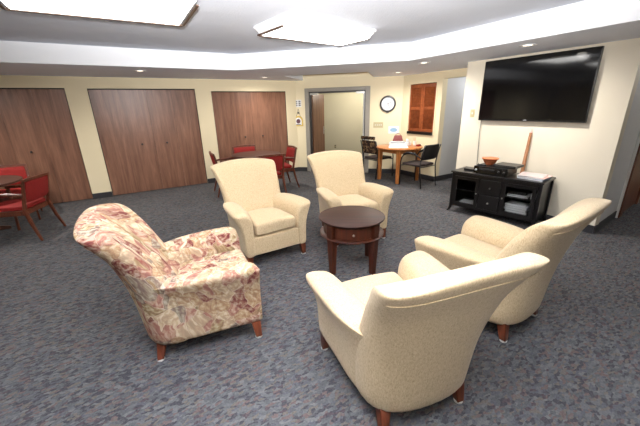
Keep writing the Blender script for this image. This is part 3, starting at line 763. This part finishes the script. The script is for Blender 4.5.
def make_guest_chair(name, label, backmat, seatmat):
    t = thing(name, (0, 0, 0), 0, label, 'chair', 'black metal armchairs at the honey wood table')
    MB().box(-.23, .23, -.2, .25, .425, .475, None, .018).build('seat', seatmat, t, 'auto')
    secs = []
    for z in (.56, .6, .7, .8, .845, .86):
        k = .012 if z in (.56, .86) else 0; y = -.235 - (z - .5) * .2; row = []
        for i in range(7):
            u = -1 + i / 3; row.append((u * (.215 - k), y + .02 - k + .02 * u * u, z))
        for i in range(7):
            u = 1 - i / 3; row.append((u * (.215 - k), y - .018 + k + .02 * u * u, z))
        secs.append(row)
    MB().loft(secs).build('back_pad', backmat, t, 'auto')
    for x in (-1, 1):
        X = x * .245
        MB().tube([(X, -.28, 0), (X, -.235, .3), (X, -.22, .45), (X, -.25, .65), (X, -.305, .85)], .0125, 8).build('rear_leg', M['blackmetal'], t, True)
        arc = [(X, .27, 0), (X, .27, .3), (X, .268, .48), (X, .25, .57), (X, .2, .635), (X, .12, .67), (X, .02, .675), (X, -.1, .66), (X, -.2, .62), (X, -.245, .6)]
        MB().tube(arc, .0125, 8).build('front_leg', M['blackmetal'], t, True)
        MB().tube([(X, .2, .648), (X, .12, .686), (X, .02, .69), (X, -.1, .675)], .02, 8).build('arm_pad', M['blackplastic'], t, True)
    MB().tube([(-.245, -.22, .42), (.245, -.22, .42)], .011, 8).tube([(-.245, .24, .42), (.245, .24, .42)], .011, 8).build('crossbar', M['blackmetal'], t, True)
    return t
g1 = make_guest_chair('guest_chair', 'black metal armchair right of the honey wood table, seen from its side', M['blackplastic'], M['darkseat'])
place(g1, 5.07, 4.51, 94)
g2 = make_guest_chair('guest_chair', 'armchair with brown patterned back left of the honey wood table by the doorway', M['patt'], M['darkseat'])
place(g2, 4.97, 5.685, 4)
MB().box(-.22, .22, -.335, -.30, .885, .955, None, .012).build('head_rail', M['patt'], g2, 'auto')
MB().tube([(-.19, -.305, .84), (-.19, -.318, .9)], .01, 8).build('rail_post', M['blackmetal'], g2)
MB().tube([(.19, -.305, .84), (.19, -.318, .9)], .01, 8).build('rail_post', M['blackmetal'], g2)

# things on the honey wood table
def onT(name, x, y, rz, lb, cat, z=.7525, group=None): return thing(name, (x + .06, y + .12, z), rz, lb, cat, group)
o = onT('paper_sheet', 4.86, 4.85, -.75, 'white paper sheets lying on the honey wood table', 'paper')
MB().box(-.2, .2, -.14, .12, 0, .006).build('lower_sheet', M['paper'], o); MB().box(-.19, .2, -.13, .12, .0065, .01, Matrix.Rotation(.06, 4, 'Z')).build('upper_sheet', M['paper'], o)
o = onT('binder', 4.98, 4.98, -.78, 'thick silver grey binder lying on the white sheets', 'binder', .763)
MB().box(-.19, .19, -.13, .13, 0, .008).box(-.19, .19, -.13, .13, .055, .063).box(-.19, -.182, -.13, .13, .008, .055).build('cover', M['silver'], o)
MB().box(-.18, .18, -.12, .12, .0085, .054).build('pages', M['paper'], o)
o = onT('binder', 5.0, 5.02, -.70, 'pale grey folder on top of the silver binder', 'folder', .8265)
MB().box(-.15, .15, -.1, .11, 0, .022, None, .003).build('cover', M['papergrey'], o)
MB().box(-.148, .151, -.099, .107, .004, .018).build('pages', M['paper'], o)
o = onT('handbag', 5.26, 5.28, -.78, 'small burgundy bag behind the folders on the honey wood table', 'bag')
MB().loft([[(-.12, -.05, 0), (.12, -.05, 0), (.12, .05, 0), (-.12, .05, 0)], [(-.115, -.052, .08), (.115, -.052, .08), (.115, .052, .08), (-.115, .052, .08)], [(-.085, -.025, .185), (.085, -.025, .185), (.085, .025, .185), (-.085, .025, .185)], [(-.07, -.012, .2), (.07, -.012, .2), (.07, .012, .2), (-.07, .012, .2)]]).build('body', M['burgundy'], o, 'auto', bevel=.006)
MB().tube([(-.05, 0, .19), (-.045, 0, .225), (0, 0, .24), (.045, 0, .225), (.05, 0, .19)], .006, 8).build('handle', M['burgundy'], o, True)
o = onT('pen_cup', 5.36, 4.86, 0, 'small white cup of pens on the honey wood table', 'cup')
MB().lathe([(.001, 0), (.034, 0), (.038, .09), (.034, .09), (.03, .006), (.001, .006)], 24).build('cup', M['white'], o, 'auto')
for dx, dy in ((.01, .005), (-.012, .0)):
    MB().tube([(dx, dy, .01), (dx * 2.6, dy * 2, .17)], .004, 6).build('pen', M['stick'], o)
o = onT('tissue_box', 5.26, 4.98, .2, 'white tissue box beside the pen cup', 'tissue box')
MB().box(-.06, .06, -.06, .06, 0, .07, None, .003).build('carton', M['paper'], o)
MB().loft([[(.03 * math.cos(a), .02 * math.sin(a), .068) for a in [k * PI / 4 for k in range(8)]], [(.045 * math.cos(a) * (1 + .3 * (k % 2)), .03 * math.sin(a), .1 + .02 * (k % 3)) for k, a in enumerate([k * PI / 4 for k in range(8)])]]).build('tissue', M['paper'], o, True)
o = onT('red_pouch', 5.33, 4.72, .3, 'small red pouch at the right edge of the honey wood table', 'pouch')
MB().box(-.06, .06, -.035, .035, 0, .032, None, .012).build('body', M['red'], o, 'auto')
MB().box(-.055, .055, -.003, .003, .03, .035).build('zip', M['burgundy'], o)

# ------------------------------------------------------------------ on the diagonal wall
def onD(name, a, z, lb, cat, off=0): 
    p = dg(a, S - off * R2); return thing(name, (p[0], p[1], z), DROT, lb, cat)
RX = Matrix.Rotation(PI / 2, 4, 'X')
ck = onD('wall_clock', -.33, 1.635, 'round wall clock with a dark rim above the honey wood table', 'clock')
MB().lathe([(.001, .0), (.182, 0), (.186, .02), (.178, .036), (.158, .04), (.146, .03), (.146, .012), (.001, .01)], 56, mat=RX).build('case', M['dkgrey'], ck, 'auto')
fc = MB().lathe([(.001, .012), (.147, .012), (.147, .016), (.001, .016)], 48, mat=RX).build('dial', M['clockface'], ck, 'auto')
tk = MB()
for k in range(12):
    a = k * PI / 6
    tk.box(-.003, .003, -.0175, -.016, .118, .138, Matrix.Rotation(a, 4, 'Y'))
tk.build('hour_marks', M['papergrey'], fc)
for a, L, w in ((math.radians(62), .075, .004), (math.radians(150), .11, .003)):
    MB().box(-w, w, -.02, -.018, -.015, L, Matrix.Rotation(a, 4, 'Y')).build('hand', M['dkgrey'], ck)
MB().box(-.03, .03, -.03, 0, -.2, -.17, None, .006).build('bracket', M['dkgrey'], ck)
sp = onD('switch_plate', -.535, 1.163, 'wide ivory switch plate beside the doorway', 'switch plate')
MB().box(-.115, .115, -.007, 0, -.065, .065, None, .002).build('cover_plate', M['ivory'], sp)
for x in (-.07, -.023, .023, .07): MB().box(x - .006, x + .006, -.014, -.006, -.014, .014).build('toggle', M['white'], sp)
nt = onD('paper_notice', -.17, 1.045, 'white paper notice with a pale blue oval under the clock', 'notice')
MB().box(-.125, .125, -.004, 0, -.085, .085).build('sheet', M['paper'], nt)
MB().lathe([(.001, .0045), (.085, .0045), (.085, .0055), (.001, .0055)], 32, mat=Matrix.Scale(.55, 4, (0, 0, 1)) @ RX).build('printed_oval', M['paleblue'], nt)
sg = onD('wall_sign', -2.515, 1.70, 'small black and white printed sign left of the doorway', 'sign')
MB().box(-.075, .075, -.006, 0, -.085, .085).build('board', M['paper'], sg)
m = MB()
for z in (.045, 0, -.045):
    m.box(-.06, -.03, -.0075, -.006, z - .014, z + .014); m.box(.005, .055, -.0075, -.006, z - .012, z + .016)
m.build('printed_marks', M['ink'], sg)
pq = onD('wall_plaque', -2.53, 1.155, 'yellow edged arched plaque hanging by a cord left of the doorway', 'plaque')
def arch(w, h, y0, y1, zb=0):
    poly = [(-w, zb), (w, zb), (w, h * .55)] + [(w * math.cos(a), h * .55 + (h * .45) * math.sin(a)) for a in [k * PI / 12 for k in range(1, 12)]] + [(-w, h * .55)]
    return MB().loft([[(x, y0, z) for x, z in poly], [(x, y1, z) for x, z in poly]])
arch(.115, .25, -.02, -.001).build('board', M['yellow'], pq)
arch(.085, .21, -.023, -.02, .03).build('panel', M['paper'], pq)
MB().lathe([(.001, .0235), (.055, .0235), (.055, .026), (.001, .026)], 28, mat=Matrix.Translation((0, 0, .12)) @ RX).build('round_motif', M['purple'], pq)
MB().box(-.06, .06, -.025, -.023, .035, .05).build('dark_strip', M['ink'], pq)
MB().tube([(-.05, -.006, .235), (0, -.006, .42)], .004, 6).tube([(.05, -.006, .235), (0, -.006, .42)], .004, 6).build('cord', M['ink'], pq)
MB().box(-.016, .016, -.016, 0, .30, .34).build('bead', M['ink'], pq)

# ------------------------------------------------------------------ camera and light
yaw, pitch, roll = math.radians(30.6), math.radians(18.76), math.radians(-1.47)
cam = bpy.data.cameras.new('camera'); co = bpy.data.objects.new('camera', cam); COL.objects.link(co)
cam.sensor_width = 36; cam.lens = 314 / 640 * 36; cam.clip_start = .02
co.matrix_world = Matrix.Translation((0, 0, 1.62)) @ Matrix.Rotation(-yaw, 4, 'Z') @ Matrix.Rotation(PI / 2 - pitch, 4, 'X') @ Matrix.Rotation(roll, 4, 'Z')
sc.camera = co

def light(kind, name, loc, energy, col=(1, 1, 1), **kw):
    l = bpy.data.lights.new(name, kind); l.energy = energy; l.color = col
    for k, v in kw.items(): setattr(l, k, v)
    o = bpy.data.objects.new(name, l); COL.objects.link(o); o.location = loc; return o
# the photographer's flash on top of the camera: direct light and the part bounced off the ceiling
fl = light('SPOT', 'camera_flash', (0, 0, 0), 45, (1, .97, .95), spot_size=math.radians(128), spot_blend=.9, shadow_soft_size=.06)
fl.matrix_world = Matrix.Translation((-.02, -.03, 1.80)) @ Matrix.Rotation(-yaw, 4, 'Z') @ Matrix.Rotation(PI / 2 - math.radians(4), 4, 'X')
fb = light('SPOT', 'bounced_flash', (0, 0, 0), 2000, (1, .98, .97), spot_size=math.radians(120), spot_blend=1, shadow_soft_size=.08)
fb.matrix_world = Matrix.Translation((-.02, -.03, 1.76)) @ Matrix.Rotation(-yaw, 4, 'Z') @ Matrix.Rotation(PI / 2 + math.radians(44), 4, 'X')
# the recessed lamps of the soffit
for x, y, lb in CANS + [(-2.0, 6.11, ''), (-4.4, 6.11, '')]:
    light('SPOT', 'recessed_lamp_light', (x, y, ZS - .02), 110, (1, .95, .88), spot_size=math.radians(172), spot_blend=1, shadow_soft_size=.05)
light('POINT', 'alcove_fill_light', (7.1, .5, 2.1), 26, (1, .95, .88), shadow_soft_size=.15)  # added unseen fill light to brighten the wooden door
# hall beyond the doorway
p = dg(-1.2, S + 1.2 * R2); light('POINT', 'hall_lamp', (p[0], p[1], 2.1), 34, (1, .93, .8), shadow_soft_size=.2)
light('POINT', 'passage_lamp', (6.5, 4.0, 2.0), 8, (.95, .97, 1), shadow_soft_size=.2)

w = bpy.data.worlds.new('world'); sc.world = w; w.use_nodes = True
w.node_tree.nodes['Background'].inputs[0].default_value = (.9, .95, 1, 1); w.node_tree.nodes['Background'].inputs[1].default_value = .02
sc.view_settings.view_transform = 'Standard'; sc.view_settings.look = 'None'
sc.view_settings.exposure = .52; sc.view_settings.gamma = 1; sc.view_settings.use_curve_mapping = False
